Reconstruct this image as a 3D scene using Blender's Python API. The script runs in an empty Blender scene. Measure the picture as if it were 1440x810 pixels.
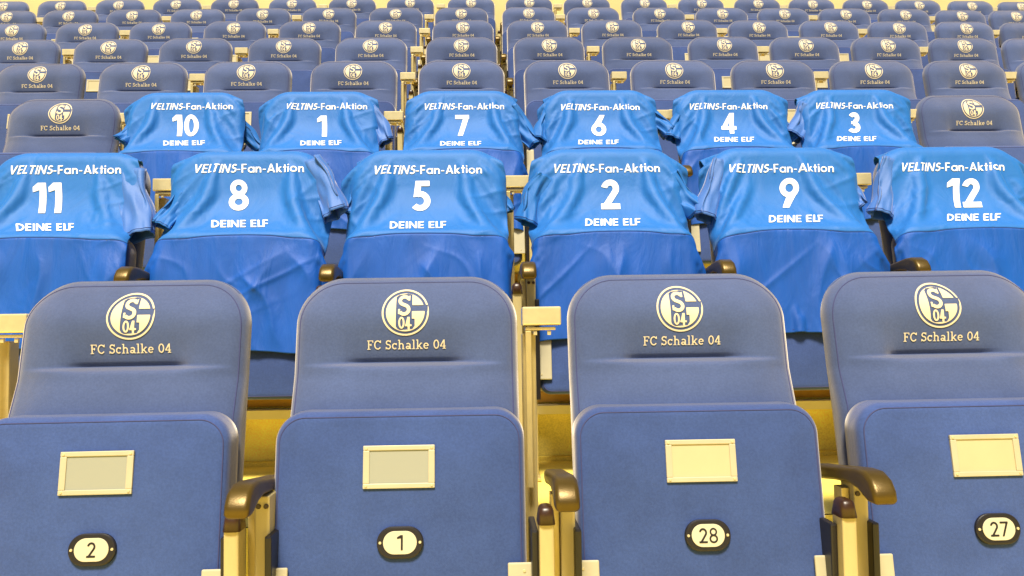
import bpy, bmesh, math, random
import numpy as np
from mathutils import Vector, Matrix
from mathutils.bvhtree import BVHTree

S = bpy.context.scene
COL = S.collection
random.seed(7)
rng = np.random.default_rng(11)
R = math.radians

# ------------------------------------------------------------------ camera
EYE = 0.767                                   # eye height above the front tread
yaw, roll, pitch = 0.0348, -0.0146, R(3.0)
fw = Vector((math.sin(yaw) * math.cos(pitch), math.cos(yaw) * math.cos(pitch), math.sin(pitch)))
r0 = Vector((math.cos(yaw), -math.sin(yaw), 0)); u0 = r0.cross(fw)
rt = r0 * math.cos(roll) + u0 * math.sin(roll)
up = u0 * math.cos(roll) - r0 * math.sin(roll)
cd = bpy.data.cameras.new('camera'); cam = bpy.data.objects.new('camera', cd); COL.objects.link(cam)
M = Matrix.Identity(4)
for i in range(3):
    M[i][0], M[i][1], M[i][2] = rt[i], up[i], -fw[i]
M[2][3] = EYE
cam.matrix_world = M
cd.sensor_width = 36; cd.lens = 36 * 1200 / 1440; cd.clip_start = 0.02; cd.clip_end = 500
S.camera = cam

# ------------------------------------------------------------------ world, sun, exposure
SUN_EL, SUN_AZ = R(60), R(188)                # azimuth measured from +Y clockwise: light comes from behind the camera
w = bpy.data.worlds.new('World'); S.world = w; w.use_nodes = True
nt = w.node_tree; bg = nt.nodes['Background']
sky = nt.nodes.new('ShaderNodeTexSky'); sky.sky_type = 'NISHITA'; sky.sun_disc = False
sky.sun_elevation = SUN_EL; sky.sun_rotation = SUN_AZ; sky.dust_density = 4.0; sky.air_density = 1.0
nt.links.new(sky.outputs[0], bg.inputs[0]); bg.inputs[1].default_value = 0.05
ld = bpy.data.lights.new('sun', 'SUN'); ld.energy = 5.0; ld.angle = R(14); ld.color = (1.0, 0.91, 0.74)
sun = bpy.data.objects.new('sun', ld); COL.objects.link(sun)
sd = Vector((math.sin(SUN_AZ) * math.cos(SUN_EL), math.cos(SUN_AZ) * math.cos(SUN_EL), math.sin(SUN_EL)))
sun.rotation_euler = (-sd).to_track_quat('-Z', 'Y').to_euler(); sun.location = (0, -2, 8)
vs = S.view_settings; vs.view_transform = 'Standard'; vs.look = 'None'; vs.gamma = 1; vs.use_curve_mapping = False
vs.exposure = 0.66

# ------------------------------------------------------------------ layout numbers (metres)
ROW_DEPTH, ROW_RISE, BOW = 0.80, 0.3966, 0.0046
Y_SEAT = 1.545                                # depth of the backrest plane of the front row

def un(x, y, Y):                              # photograph pixel seen at depth Y -> X, Z
    d = rt * (x - 720) + up * (405 - y) + fw * 1200
    t = Y / d[1]
    return t * d[0], EYE + t * d[2]

# ------------------------------------------------------------------ materials
def mat(name, color, rough=0.6, metal=0.0, sheen=0.0, sheen_tint=(1, 1, 1), sheen_rough=0.4, var=0.0, var_scale=8.0,
        bump=0.0, bump_scale=400.0, bump2=0.0, bump2_scale=12.0, spec=0.5, coat=0.0, stretch=None, speck=0.0, crease=0.0, obj_var=0.0):
    m = bpy.data.materials.new(name); m.use_nodes = True
    n = m.node_tree.nodes; l = m.node_tree.links; b = n['Principled BSDF']
    b.inputs['Base Color'].default_value = (*color, 1); b.inputs['Roughness'].default_value = rough
    b.inputs['Metallic'].default_value = metal; b.inputs['Specular IOR Level'].default_value = spec
    b.inputs['Sheen Weight'].default_value = sheen; b.inputs['Sheen Tint'].default_value = (*sheen_tint, 1)
    b.inputs['Sheen Roughness'].default_value = sheen_rough; b.inputs['Coat Weight'].default_value = coat
    tc = n.new('ShaderNodeTexCoord'); src = tc.outputs['Object']
    oi = n.new('ShaderNodeObjectInfo'); ad = n.new('ShaderNodeVectorMath'); ad.operation = 'MULTIPLY_ADD'
    cmb = n.new('ShaderNodeCombineXYZ')
    l.new(oi.outputs['Random'], cmb.inputs[0]); l.new(oi.outputs['Random'], cmb.inputs[1])
    l.new(cmb.outputs[0], ad.inputs[0]); ad.inputs[1].default_value = (37, 51, 13); l.new(src, ad.inputs[2])
    src = ad.outputs[0]
    if stretch:
        mp = n.new('ShaderNodeMapping'); mp.inputs['Scale'].default_value = stretch; l.new(src, mp.inputs[0]); src2 = mp.outputs[0]
    else:
        src2 = src
    if var:
        nz = n.new('ShaderNodeTexNoise'); nz.inputs['Scale'].default_value = var_scale; nz.inputs['Detail'].default_value = 6
        nz.inputs['Roughness'].default_value = 0.6; l.new(src2, nz.inputs[0])
        rp = n.new('ShaderNodeMapRange'); rp.inputs[1].default_value = .3; rp.inputs[2].default_value = .7
        rp.inputs[3].default_value = 1 - var; rp.inputs[4].default_value = 1 + var; l.new(nz.outputs[0], rp.inputs[0])
        fac = rp.outputs[0]
        if speck:
            n3 = n.new('ShaderNodeTexNoise'); n3.inputs['Scale'].default_value = 260; n3.inputs['Detail'].default_value = 3
            l.new(src, n3.inputs[0])
            r3 = n.new('ShaderNodeMapRange'); r3.inputs[1].default_value = .35; r3.inputs[2].default_value = .65
            r3.inputs[3].default_value = 1 - speck; r3.inputs[4].default_value = 1 + speck; l.new(n3.outputs[0], r3.inputs[0])
            mu = n.new('ShaderNodeMath'); mu.operation = 'MULTIPLY'; l.new(fac, mu.inputs[0]); l.new(r3.outputs[0], mu.inputs[1]); fac = mu.outputs[0]
        if obj_var:
            r4 = n.new('ShaderNodeMapRange'); r4.inputs[3].default_value = 1 - obj_var; r4.inputs[4].default_value = 1 + obj_var; l.new(oi.outputs['Random'], r4.inputs[0])
            mu = n.new('ShaderNodeMath'); mu.operation = 'MULTIPLY'; l.new(fac, mu.inputs[0]); l.new(r4.outputs[0], mu.inputs[1]); fac = mu.outputs[0]
        hs = n.new('ShaderNodeVectorMath'); hs.operation = 'SCALE'; hs.inputs[0].default_value = color
        l.new(fac, hs.inputs['Scale']); l.new(hs.outputs[0], b.inputs['Base Color'])
    nrm = None
    if bump:
        nb = n.new('ShaderNodeTexNoise'); nb.inputs['Scale'].default_value = bump_scale; nb.inputs['Detail'].default_value = 3; l.new(src, nb.inputs[0])
        bp = n.new('ShaderNodeBump'); bp.inputs['Strength'].default_value = bump; bp.inputs['Distance'].default_value = 0.001
        l.new(nb.outputs[0], bp.inputs['Height']); nrm = bp
    if bump2:
        nb = n.new('ShaderNodeTexNoise'); nb.inputs['Scale'].default_value = bump2_scale; nb.inputs['Detail'].default_value = 4
        nb.inputs['Distortion'].default_value = 0.8; l.new(src2, nb.inputs[0])
        bp = n.new('ShaderNodeBump'); bp.inputs['Strength'].default_value = bump2; bp.inputs['Distance'].default_value = 0.01
        l.new(nb.outputs[0], bp.inputs['Height'])
        if nrm: l.new(nrm.outputs[0], bp.inputs['Normal'])
        nrm = bp
    if crease:
        nb = n.new('ShaderNodeTexNoise'); nb.noise_type = 'RIDGED_MULTIFRACTAL'; nb.inputs['Scale'].default_value = 6.5; nb.inputs['Detail'].default_value = 2.5
        nb.inputs['Distortion'].default_value = 0.5; l.new(src2, nb.inputs[0])
        bp = n.new('ShaderNodeBump'); bp.inputs['Strength'].default_value = crease; bp.inputs['Distance'].default_value = 0.004
        l.new(nb.outputs[0], bp.inputs['Height'])
        if nrm: l.new(nrm.outputs[0], bp.inputs['Normal'])
        nrm = bp
    if nrm: l.new(nrm.outputs[0], b.inputs['Normal'])
    return m

FABRIC = mat('seat_fabric', (0.035, 0.065, 0.195), 0.85, sheen=0.7, sheen_tint=(1.0, 0.90, 0.74), sheen_rough=0.40, var=0.12, var_scale=11, obj_var=0.10,
             bump=0.3, bump_scale=900, bump2=0.14, bump2_scale=14, spec=0.2, speck=0.08)
GREYER = mat('greyer_seat_fabric', (0.050, 0.075, 0.170), 0.85, sheen=0.9, sheen_tint=(1.0, 0.90, 0.76), sheen_rough=0.42, var=0.10, var_scale=9, obj_var=0.10,
            bump=0.3, bump_scale=900, bump2=0.14, bump2_scale=14, spec=0.2, speck=0.07)  # backrest fabric, greyer than the cushion fabric
PIPING = mat('piping_thread', (0.035, 0.04, 0.13), 0.8)
PRINT = mat('cream_embroidery', (0.62, 0.53, 0.35), 0.75, var=0.05, var_scale=40, bump=0.4, bump_scale=1200)
YOKE = mat('lit_blue_shirt_fabric', (0.010, 0.120, 0.41), 0.60, sheen=0.12, sheen_tint=(0.6, 0.8, 1), var=0.05, var_scale=10, bump=0.25,
           bump_scale=1300, bump2=0.5, bump2_scale=11, crease=0.8, spec=0.35, stretch=(1, 1, .6))  # shirt blue, lightened to paint in the light on the sloping upper part
BODY = mat('shaded_blue_shirt_fabric', (0.001, 0.068, 0.35), 0.58, sheen=0.04, sheen_tint=(0.5, 0.7, 1), var=0.16, var_scale=7, bump=0.25,
           bump_scale=1300, bump2=0.6, bump2_scale=10, crease=1.0, spec=0.35, stretch=(1.6, 1.6, .45))  # same shirt cloth, shade of the hanging part put into the colour
SLEEVE = mat('lit_lilac_sleeve_fabric', (0.035, 0.125, 0.40), 0.60, sheen=0.35, sheen_tint=(0.8, 0.8, 1), var=0.08, bump=0.2, bump_scale=1200,
             bump2=0.3, bump2_scale=11)  # lilac tint paints the light caught by some sleeves into the colour
SEAM = mat('dark_seam_thread', (0.006, 0.03, 0.16), 0.8)
WHITE = mat('white_shirt_print', (0.74, 0.74, 0.73), 0.55, bump=0.15, bump_scale=900)
METAL = mat('brass_toned_metal', (0.60, 0.48, 0.21), 0.38, metal=0.55, var=0.10, var_scale=18, bump=0.15, bump_scale=300)
RAILM = mat('pale_rail_paint', (0.88, 0.78, 0.45), 0.4, var=0.05)
POLISH = mat('polished_brass_metal', (0.78, 0.66, 0.36), 0.22, metal=0.45, var=0.08, var_scale=30)
POST = mat('cream_painted_metal', (0.47, 0.385, 0.175), 0.45, metal=0.1, var=0.10, var_scale=10, bump=0.15, bump_scale=250, stretch=(2, 2, .5))
PLATE = mat('pale_cream_plate', (0.46, 0.415, 0.275), 0.4, metal=0.15, var=0.05, var_scale=20)
INSERT = mat('cream_card_insert', (0.44, 0.38, 0.215), 0.6, var=0.03, var_scale=20)
OVALFACE = mat('pale_number_face', (0.50, 0.46, 0.32), 0.5)
GREYCARD = mat('grey_beige_card_insert', (0.27, 0.275, 0.215), 0.7)
PAD = mat('brown_plastic_pad', (0.095, 0.058, 0.006), 0.36, metal=0.5, var=0.15, var_scale=25, bump=0.3, bump_scale=500, spec=0.6)
CAPM = mat('dark_brown_cap', (0.035, 0.014, 0.005), 0.35, var=0.15, var_scale=30)
BLACK = mat('black_plastic', (0.010, 0.008, 0.008), 0.4)
CONC = mat('yellow_painted_concrete', (0.88, 0.68, 0.12), 0.8, var=0.22, var_scale=4, bump=0.5, bump_scale=120, bump2=0.15, bump2_scale=20, speck=0.10)
RISER = mat('yellow_painted_riser', (0.95, 0.80, 0.20), 0.8, var=0.22, var_scale=4, bump=0.5, bump_scale=120, bump2=0.15, bump2_scale=20, speck=0.10)
WALL = mat('pale_yellow_wall', (0.66, 0.56, 0.24), 0.85, var=0.08, var_scale=2, bump=0.3, bump_scale=80)
SHADOWB = mat('painted_riser_shadow', (0.36, 0.19, 0.025), 0.8, var=0.2, var_scale=20, bump=0.4, bump_scale=150)  # brown colour stands for the seat's shadow on the riser

# ------------------------------------------------------------------ object helpers
def mk(name, mesh, material=None, parent=None, loc=None):
    if material is not None and not mesh.materials: mesh.materials.append(material)
    o = bpy.data.objects.new(name, mesh); COL.objects.link(o)
    if parent is not None: o.parent = parent
    if loc is not None: o.location = loc
    return o

def thing(name, label, cat, loc, group=None):
    o = bpy.data.objects.new(name, None); COL.objects.link(o); o.location = loc; o.empty_display_size = .1
    o['label'] = label; o['category'] = cat
    if group: o['group'] = group
    return o

def copy_child(src, parent):
    c = src.copy(); COL.objects.link(c); c.parent = parent
    for g in src.children:
        d = g.copy(); COL.objects.link(d); d.parent = c
    return c

def pymesh(name, v, f, smooth=True):
    me = bpy.data.meshes.new(name); me.from_pydata([tuple(map(float, p)) for p in v], [], [tuple(map(int, q)) for q in f]); me.update()
    me.polygons.foreach_set('use_smooth', [smooth] * len(me.polygons)); me.update()
    return me

def bm_box(bm, x0, x1, y0, y1, z0, z1):
    v = [bm.verts.new(p) for p in ((x0, y0, z0), (x1, y0, z0), (x1, y1, z0), (x0, y1, z0), (x0, y0, z1), (x1, y0, z1), (x1, y1, z1), (x0, y1, z1))]
    for q in ((3, 2, 1, 0), (4, 5, 6, 7), (0, 1, 5, 4), (1, 2, 6, 5), (2, 3, 7, 6), (3, 0, 4, 7)):
        bm.faces.new([v[i] for i in q])

def box_mesh(name, boxes, bevel=0.002, seg=2):
    bm = bmesh.new()
    for b in boxes: bm_box(bm, *b)
    if bevel: bmesh.ops.bevel(bm, geom=bm.edges[:], offset=bevel, segments=seg, profile=.6, affect='EDGES')
    me = bpy.data.meshes.new(name); bm.to_mesh(me); bm.free()
    for p in me.polygons: p.use_smooth = False
    return me

def tube_mesh(name, pts, rad, sides=6, closed=False):
    pts = [Vector(p) for p in pts]; n = len(pts); V = []; F = []
    for i, p in enumerate(pts):
        a = pts[(i - 1) % n] if (closed or i > 0) else p; b = pts[(i + 1) % n] if (closed or i < n - 1) else p
        t = (b - a).normalized(); ref = Vector((0, 1, 0)) if abs(t.y) < .9 else Vector((1, 0, 0))
        s = t.cross(ref).normalized(); q = s.cross(t)
        for k in range(sides):
            an = 2 * math.pi * k / sides; V.append(p + s * (math.cos(an) * rad) + q * (math.sin(an) * rad))
    for i in range(n if closed else n - 1):
        j = (i + 1) % n
        for k in range(sides):
            k2 = (k + 1) % sides; F.append((i * sides + k, i * sides + k2, j * sides + k2, j * sides + k))
    if not closed:
        F.append(tuple(range(sides))[::-1]); F.append(tuple((n - 1) * sides + k for k in range(sides)))
    return pymesh(name, V, F)

# ------------------------------------------------------------------ lettering: outlines cut from distance fields
def poly_sdf(P, X, Y):
    P = np.asarray(P, float); n = len(P); d = np.full(X.shape, 1e9); ins = np.zeros(X.shape, bool)
    for i in range(n):
        a = P[i]; b = P[(i + 1) % n]; e = b - a; wx = X - a[0]; wy = Y - a[1]; L = e @ e
        if L < 1e-14: continue
        t = np.clip((wx * e[0] + wy * e[1]) / L, 0, 1)
        d = np.minimum(d, (wx - t * e[0]) ** 2 + (wy - t * e[1]) ** 2)
        c = (a[1] > Y) != (b[1] > Y)
        if e[1] != 0: ins ^= c & (X < a[0] + (Y - a[1]) * e[0] / e[1])
    d = np.sqrt(d); return np.where(ins, -d, d)

def ribbon(pts, w):
    P = np.asarray(pts, float); n = len(P); L = []; Rr = []
    for i in range(n):
        t0 = P[i] - P[i - 1] if i > 0 else P[1] - P[0]; t1 = P[i + 1] - P[i] if i < n - 1 else P[i] - P[i - 1]
        t0 = t0 / np.linalg.norm(t0); t1 = t1 / np.linalg.norm(t1); n0 = np.array((-t0[1], t0[0])); n1 = np.array((-t1[1], t1[0]))
        m = n0 + n1; m /= np.linalg.norm(m); m /= max(.4, m @ n0)
        L.append(P[i] + m * w / 2); Rr.append(P[i] - m * w / 2)
    return np.array(L + Rr[::-1])

def arc(cx, cy, rx, ry, a0, a1, n=18):
    return [(cx + rx * math.cos(R(a0 + (a1 - a0) * i / n)), cy + ry * math.sin(R(a0 + (a1 - a0) * i / n))) for i in range(n + 1)]

def glyph(c, w):
    """returns (advance width, [polygons to add], [polygons to cut]) for cap height 1"""
    h = w / 2; A = []; C = []
    rb = lambda p, ww=w: A.append(ribbon(p, ww))
    bx = lambda x0, y0, x1, y1: A.append([(x0, y0), (x1, y0), (x1, y1), (x0, y1)])
    ell = lambda cx, cy, rx, ry: arc(cx, cy, rx, ry, 0, 360, 36)[:-1]
    W = .6
    if c == ' ': W = .22
    elif c == '-': W = .36; bx(.03, .30, .33, .30 + w * .8)
    elif c == 'E': W = .52; bx(0, 0, w, 1); bx(0, 0, .5, w * .9); bx(0, 1 - w * .9, .5, 1); bx(0, .5 - w * .45, .47, .5 + w * .45)
    elif c == 'F': W = .50; bx(0, 0, w, 1); bx(0, 1 - w * .9, .49, 1); bx(0, .47 - w * .45, .46, .47 + w * .45)
    elif c == 'L': W = .34; bx(0, 0, w, 1); bx(0, 0, .42, w * .9)
    elif c == 'T': W = .52; bx(.26 - h, 0, .26 + h, 1); bx(0, 1 - w * .9, .52, 1)
    elif c == 'I': W = w; bx(0, 0, w, 1)
    elif c == 'N': W = .72; bx(0, 0, w, 1); bx(W - w, 0, W, 1); A.append([(0, 1), (w * 1.05, 1), (W, 0), (W - w * 1.05, 0)])
    elif c == 'V': W = .72; A.append([(0, 1), (w * 1.15, 1), (.36, .30), (W - w * 1.15, 1), (W, 1), (.36 + w * .45, 0), (.36 - w * .45, 0)])
    elif c == 'A': W = .78; A.append([(0, 0), (w * 1.1, 0), (.39, .72), (W - w * 1.1, 0), (W, 0), (.39 + w * .45, 1), (.39 - w * .45, 1)]); bx(.18, .20, .60, .20 + w * .85)
    elif c == 'D': W = .68; bx(0, 0, w, 1); rb([(w * .6, 1 - h), (.2, 1 - h)] + arc(.2, .5, .48 - h, .5 - h, 88, -88, 22) + [(.2, h), (w * .6, h)])
    elif c == 'S':
        W = .56; a_ = (1 - h - .53) / 2; b_ = (.53 - h) / 2; rb(arc(.28, .53 + a_, .24 - h, a_, 25, 270, 20) + arc(.28, h + b_, .28 - h, b_, 86, -150, 20))
    elif c == 'a': W = .66; A.append(ell(.33, .33, .33, .345)); C.append(ell(.33, .33, .33 - w * .95, .345 - w * .95)); bx(W - w, 0, W, .66)
    elif c == 'o': W = .68; A.append(ell(.34, .33, .34, .345)); C.append(ell(.34, .33, .34 - w * .95, .345 - w * .95))
    elif c == 'n': W = .56; bx(0, 0, w, .66); rb([(W - h, 0), (W - h, .38)] + arc(.30, .38, .26 - h, .29 - h, 5, 165, 14))
    elif c == 'i': W = w; bx(0, 0, w, .66); A.append(ell(h, .86, h * 1.15, h * 1.15))
    elif c == 't': W = .34; bx(.17 - h, 0, .17 + h, .9); bx(0, .66 - w * .85, .34, .66)
    elif c == 'k': W = .58; bx(0, 0, w, 1.02); A.append([(w * .8, .30), (w * .8, .42), (.36, .66), (.57, .66), (.30, .37), (.60, 0), (.38, 0)])
    elif c == '0': W = .60; A.append(ell(.3, .5, .3, .51)); C.append(ell(.3, .5, .3 - w, .51 - w * .95))
    elif c == '1': W = .40; bx(W - w * 1.05, 0, W, 1); A.append([(W, 1), (W - w * 1.3, 1), (0, .86), (0, .86 - w * .85), (W - w * .6, .80)])
    elif c == '2':
        W = .60; rb(arc(.30, .70, .28 - h, .30 - h, 170, -32, 20) + [(.16, h * 1.2)]); bx(.01, 0, .60, w)
        C.append([(-.3, 0), (.0, 0), (.0, .3), (-.3, .3)])
    elif c == '3':
        W = .56; rb(arc(.27, .73, .25 - h, .27 - h, 150, -88, 18)); rb(arc(.26, .285, .29 - h, .285 - h, 92, -150, 20)); bx(.17, .5 - w * .3, .30, .5 + w * .42)
    elif c == '4': W = .64; bx(.34, 0, .34 + w, 1); bx(0, .2, W, .2 + w * .9); A.append([(.34, 1), (.34 + w, 1), (.34 + w * .35, .80), (w * 1.0, .2), (0, .2), (0, .28)])
    elif c == '5':
        W = .60; rb(arc(.27, .33, .32 - h, .335 - h, 112, -140, 24)); bx(.16, 1 - w * .9, .57, 1)
        A.append([(.14, 1), (.14 + w * .95, 1), (.06 + w * 1.1, .50), (.07, .46)])
    elif c == '6':
        W = .62; A.append(ell(.31, .32, .31, .33)); C.append(ell(.31, .32, .31 - w * .95, .33 - w * .95)); A.append([(.35, 1), (.35 + w * 1.1, 1), (.24 + w * .6, .50), (.03, .43)])
    elif c == '7': W = .58; bx(0, 1 - w * .95, W, 1); A.append([(W, 1), (W, .92), (.10 + w * 1.05, 0), (.10, 0), (W - w * 1.2, .9)])
    elif c == '8':
        W = .60; A.append(ell(.30, .74, .26, .27)); A.append(ell(.30, .28, .30, .29))
        C.append(ell(.30, .74, .26 - w * .85, .27 - w * .85)); C.append(ell(.30, .28, .30 - w * .92, .29 - w * .92))
    elif c == '9':
        W = .62; A.append(ell(.31, .68, .31, .33)); C.append(ell(.31, .68, .31 - w * .95, .33 - w * .95)); A.append([(.27, 0), (.27 - w * 1.1, 0), (.38 - w * .6, .50), (.59, .57)])
    return W, A, C

def slab(c, w):
    """slab-serif letters of the seat lettering"""
    A = []; C = []; h = w / 2
    bx = lambda x0, y0, x1, y1: A.append([(x0, y0), (x1, y0), (x1, y1), (x0, y1)])
    rb = lambda p, ww=w: A.append(ribbon(p, ww)); t = w * .7; W = .6
    ell = lambda cx, cy, rx, ry: arc(cx, cy, rx, ry, 0, 360, 32)[:-1]
    if c == ' ': W = .30
    elif c == 'F': W = .62; bx(.09, 0, .09 + w, 1); bx(0, 0, .34, t); bx(0, 1 - t, .62, 1); bx(.62 - t, .74, .62, 1); bx(.1, .48, .45, .48 + t); bx(.43 - t, .38, .43, .64)
    elif c == 'C': W = .70; rb(arc(.37, .5, .37 - h, .5 - h, 35, 325, 26)); bx(.62, .70, .70, 1.0)
    elif c == 'S': W = .56; a_ = (1 - h - .52) / 2; b_ = (.52 - h) / 2; rb(arc(.27, .52 + a_, .25 - h, a_, 25, 270, 18) + arc(.27, h + b_, .27 - h, b_, 86, -160, 18)); bx(.46, .72, .53, 1.0); bx(.0, 0, .07, .28)
    elif c == 'c': W = .52; rb(arc(.27, .34, .27 - h, .34 - h, 35, 320, 20)); bx(.43, .45, .50, .68)
    elif c == 'h': W = .68; bx(.1, 0, .1 + w, 1.03); bx(0, 0, .3, t); bx(0, 1.03 - t, .15, 1.03); rb([(.53, 0), (.53, .42)] + arc(.34, .42, .19, .26 - h, 5, 165, 12)); bx(.42, 0, .68, t)
    elif c == 'a': W = .60; rb([(.47, .05), (.47, .45)] + arc(.28, .45, .19, .23 - h, 5, 150, 12)); rb(arc(.25, .19, .22 - h, .19 - h, 0, 360, 20)); bx(.42, 0, .62, t)
    elif c == 'l': W = .32; bx(.11, 0, .11 + w, 1.03); bx(0, 0, .32, t); bx(0, 1.03 - t, .15, 1.03)
    elif c == 'k': W = .66; bx(.1, 0, .1 + w, 1.03); bx(0, 0, .3, t); bx(0, 1.03 - t, .15, 1.03); rb([(.2, .25), (.52, .64)]); rb([(.30, .36), (.56, .04)]); bx(.42, .68 - t, .64, .68); bx(.44, 0, .68, t)
    elif c == 'e': W = .56; rb(arc(.28, .34, .28 - h, .34 - h, 0, 320, 24)); bx(.05, .31, .52, .31 + t)
    elif c == '0': W = .58; rb(arc(.29, .5, .29 - h, .5 - h, 0, 359, 30))
    elif c == '4': W = .60; bx(.36, 0, .36 + w, 1); bx(0, .24, .60, .24 + t); rb([(.40, .95), (.05, .28)]); bx(.26, 0, .60, t)
    return W, A, C

def field_mesh(items, cell, pad=2):
    """items: list of (sign, polygon) in metres, applied in order; returns verts (x, z) and faces of the filled outline"""
    allp = np.concatenate([np.asarray(p) for s, p in items if s > 0]); lo = allp.min(0) - cell * pad; hi = allp.max(0) + cell * pad
    nx = int((hi[0] - lo[0]) / cell) + 1; nz = int((hi[1] - lo[1]) / cell) + 1
    xs = lo[0] + np.arange(nx) * cell + cell * .013; zs = lo[1] + np.arange(nz) * cell + cell * .017
    F = np.full((nz, nx), cell * 4.0)
    for s, p in items:
        p = np.asarray(p); a = p.min(0) - cell * 4; b = p.max(0) + cell * 4
        i0, i1 = np.searchsorted(xs, [a[0], b[0]]); j0, j1 = np.searchsorted(zs, [a[1], b[1]])
        if i1 <= i0 or j1 <= j0: continue
        X, Y = np.meshgrid(xs[i0:i1], zs[j0:j1]); d = poly_sdf(p, X, Y)
        F[j0:j1, i0:i1] = np.minimum(F[j0:j1, i0:i1], d) if s > 0 else np.maximum(F[j0:j1, i0:i1], -d)
    V = []; faces = []; idx = {}
    def cv(j, i):
        k = (0, j, i)
        if k not in idx: idx[k] = len(V); V.append((xs[i], zs[j]))
        return idx[k]
    def ev(j, i, j2, i2):
        k = (1, min(j, j2), min(i, i2), j == j2)
        if k not in idx:
            a, b = F[j, i], F[j2, i2]; t = min(.95, max(.05, a / (a - b))); idx[k] = len(V)
            V.append((xs[i] + (xs[i2] - xs[i]) * t, zs[j] + (zs[j2] - zs[j]) * t))
        return idx[k]
    neg = F < 0
    cnt = neg[:-1, :-1].astype(int) + neg[1:, :-1] + neg[:-1, 1:] + neg[1:, 1:]
    for j, i in zip(*np.nonzero(cnt)):
        cs = ((j, i), (j, i + 1), (j + 1, i + 1), (j + 1, i)); poly = []
        for q in range(4):
            a = cs[q]; b = cs[(q + 1) % 4]
            if neg[a]: poly.append(cv(*a))
            if neg[a] != neg[b]: poly.append(ev(a[0], a[1], b[0], b[1]))
        if len(poly) >= 3: faces.append(tuple(poly))
    return np.array(V), faces

def text_items(s, w, gl, spacing, width, height, cx, cz, shear_upto=0, shear=0.0):
    x = 0; out = []
    for k, c in enumerate(s):
        W, A, C = gl(c, w); sh = shear if k < shear_upto else 0
        f = lambda p: [(q[0] + x + q[1] * sh, q[1]) for q in p]
        out += [(1, f(p)) for p in A] + [(-1, f(p)) for p in C]
        x += W + spacing
    x -= spacing; sx = width / x if width else height
    return [(s_, [(cx + (q[0] - x / 2) * sx, cz + (q[1] - .5) * height) for q in p]) for s_, p in out]

def merge_glyphs(s, w, gl, spacing, width, height, cx, cz, cell, **k):
    """cuts must stay inside their own letter, so each letter is meshed alone"""
    V = []; F = []
    x = 0; total = sum(gl(c, w)[0] + spacing for c in s) - spacing; sx = width / total if width else height
    for n_, c in enumerate(s):
        W, A, C = gl(c, w); sh = k.get('shear', 0) if n_ < k.get('shear_upto', 0) else 0
        f = lambda p: [(cx + (q[0] + x + q[1] * sh - total / 2) * sx, cz + (q[1] - .5) * height) for q in p]
        if A:
            v, fc = field_mesh([(1, f(p)) for p in A] + [(-1, f(p)) for p in C], cell)
            off = len(V); V += v.tolist(); F += [tuple(q + off for q in t) for t in fc]
        x += W + spacing
    return np.array(V), F

# ------------------------------------------------------------------ the seat (local frame: origin on the tread under the backrest)
BW, BT, BB, BR_ = 0.405, 0.874, 0.455, 0.088          # backrest width, top, bottom, corner radius
CW, CT, CB, CR = 0.414, 0.639, 0.210, 0.050           # folded cushion
CREASE = 0.714

def rr_sdf(x, z, hw, z0, z1, rtop, rbot):
    cz = (z0 + z1) / 2; hz = (z1 - z0) / 2
    r = np.where(z > cz, rtop, rbot)
    qx = np.abs(x) - hw + r; qz = np.abs(z - cz) - hz + r
    return np.minimum(np.maximum(qx, qz), 0) + np.hypot(np.maximum(qx, 0), np.maximum(qz, 0)) - r

def fillet(d, Rf):
    t = np.clip(d, 0, Rf)
    return Rf - np.sqrt(np.maximum(Rf * Rf - (Rf - t) ** 2, 0))

def sm(a, b, x):
    t = np.clip((x - a) / (b - a), 0, 1); return t * t * (3 - 2 * t)

def back_half(z):
    return BW / 2 - 0.004 * sm(.60, .87, z)

def back_surf(x, z):
    x = np.asarray(x, float); z = np.asarray(z, float)
    d = -rr_sdf(x, z, BW / 2, BB, BT, BR_, .04)
    y = (z - .805) * .21 + fillet(d, .026) - .016 * sm(.0, .10, d) + .006
    y = y + .022 * (1 - sm(0, .085, BT - z)) ** 1.5 + .008 * (1 - sm(0, .07, BW / 2 - np.abs(x))) ** 1.5
    y = y + .26 * np.minimum(np.maximum(z, .625) - .695, 0)
    ax = np.abs(x)
    lat = 1 - sm(.080, .118, ax)
    dz = z - CREASE
    above = np.exp(-np.maximum(dz, 0) / .026) * sm(-.004, .004, dz)
    dish = sm(-.004, .004, dz) * (1 - sm(.05, .14, dz)) * (1 - sm(.06, .17, ax))
    y = y + lat * (.012 * above) + .020 * sm(-.004, .004, dz) * (1 - sm(.0, .135, dz)) * (1 - sm(.07, .185, ax))
    below = (1 - sm(-.004, .004, dz)) * np.exp(-((dz + .045) / .055) ** 2)
    y = y - .006 * below * (1 - sm(.10, .19, ax)) * sm(0, .03, d)
    y = y + lat * .006 * np.exp(-(dz / .007) ** 2)
    return y

def cush_surf(x, z):
    x = np.asarray(x, float); z = np.asarray(z, float)
    d = -rr_sdf(x, z, CW / 2, CB, CT, CR, .03)
    return -.128 + (z - .550) * .147 + fillet(d, .016) - .007 * sm(0, .09, d) + .005

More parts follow.
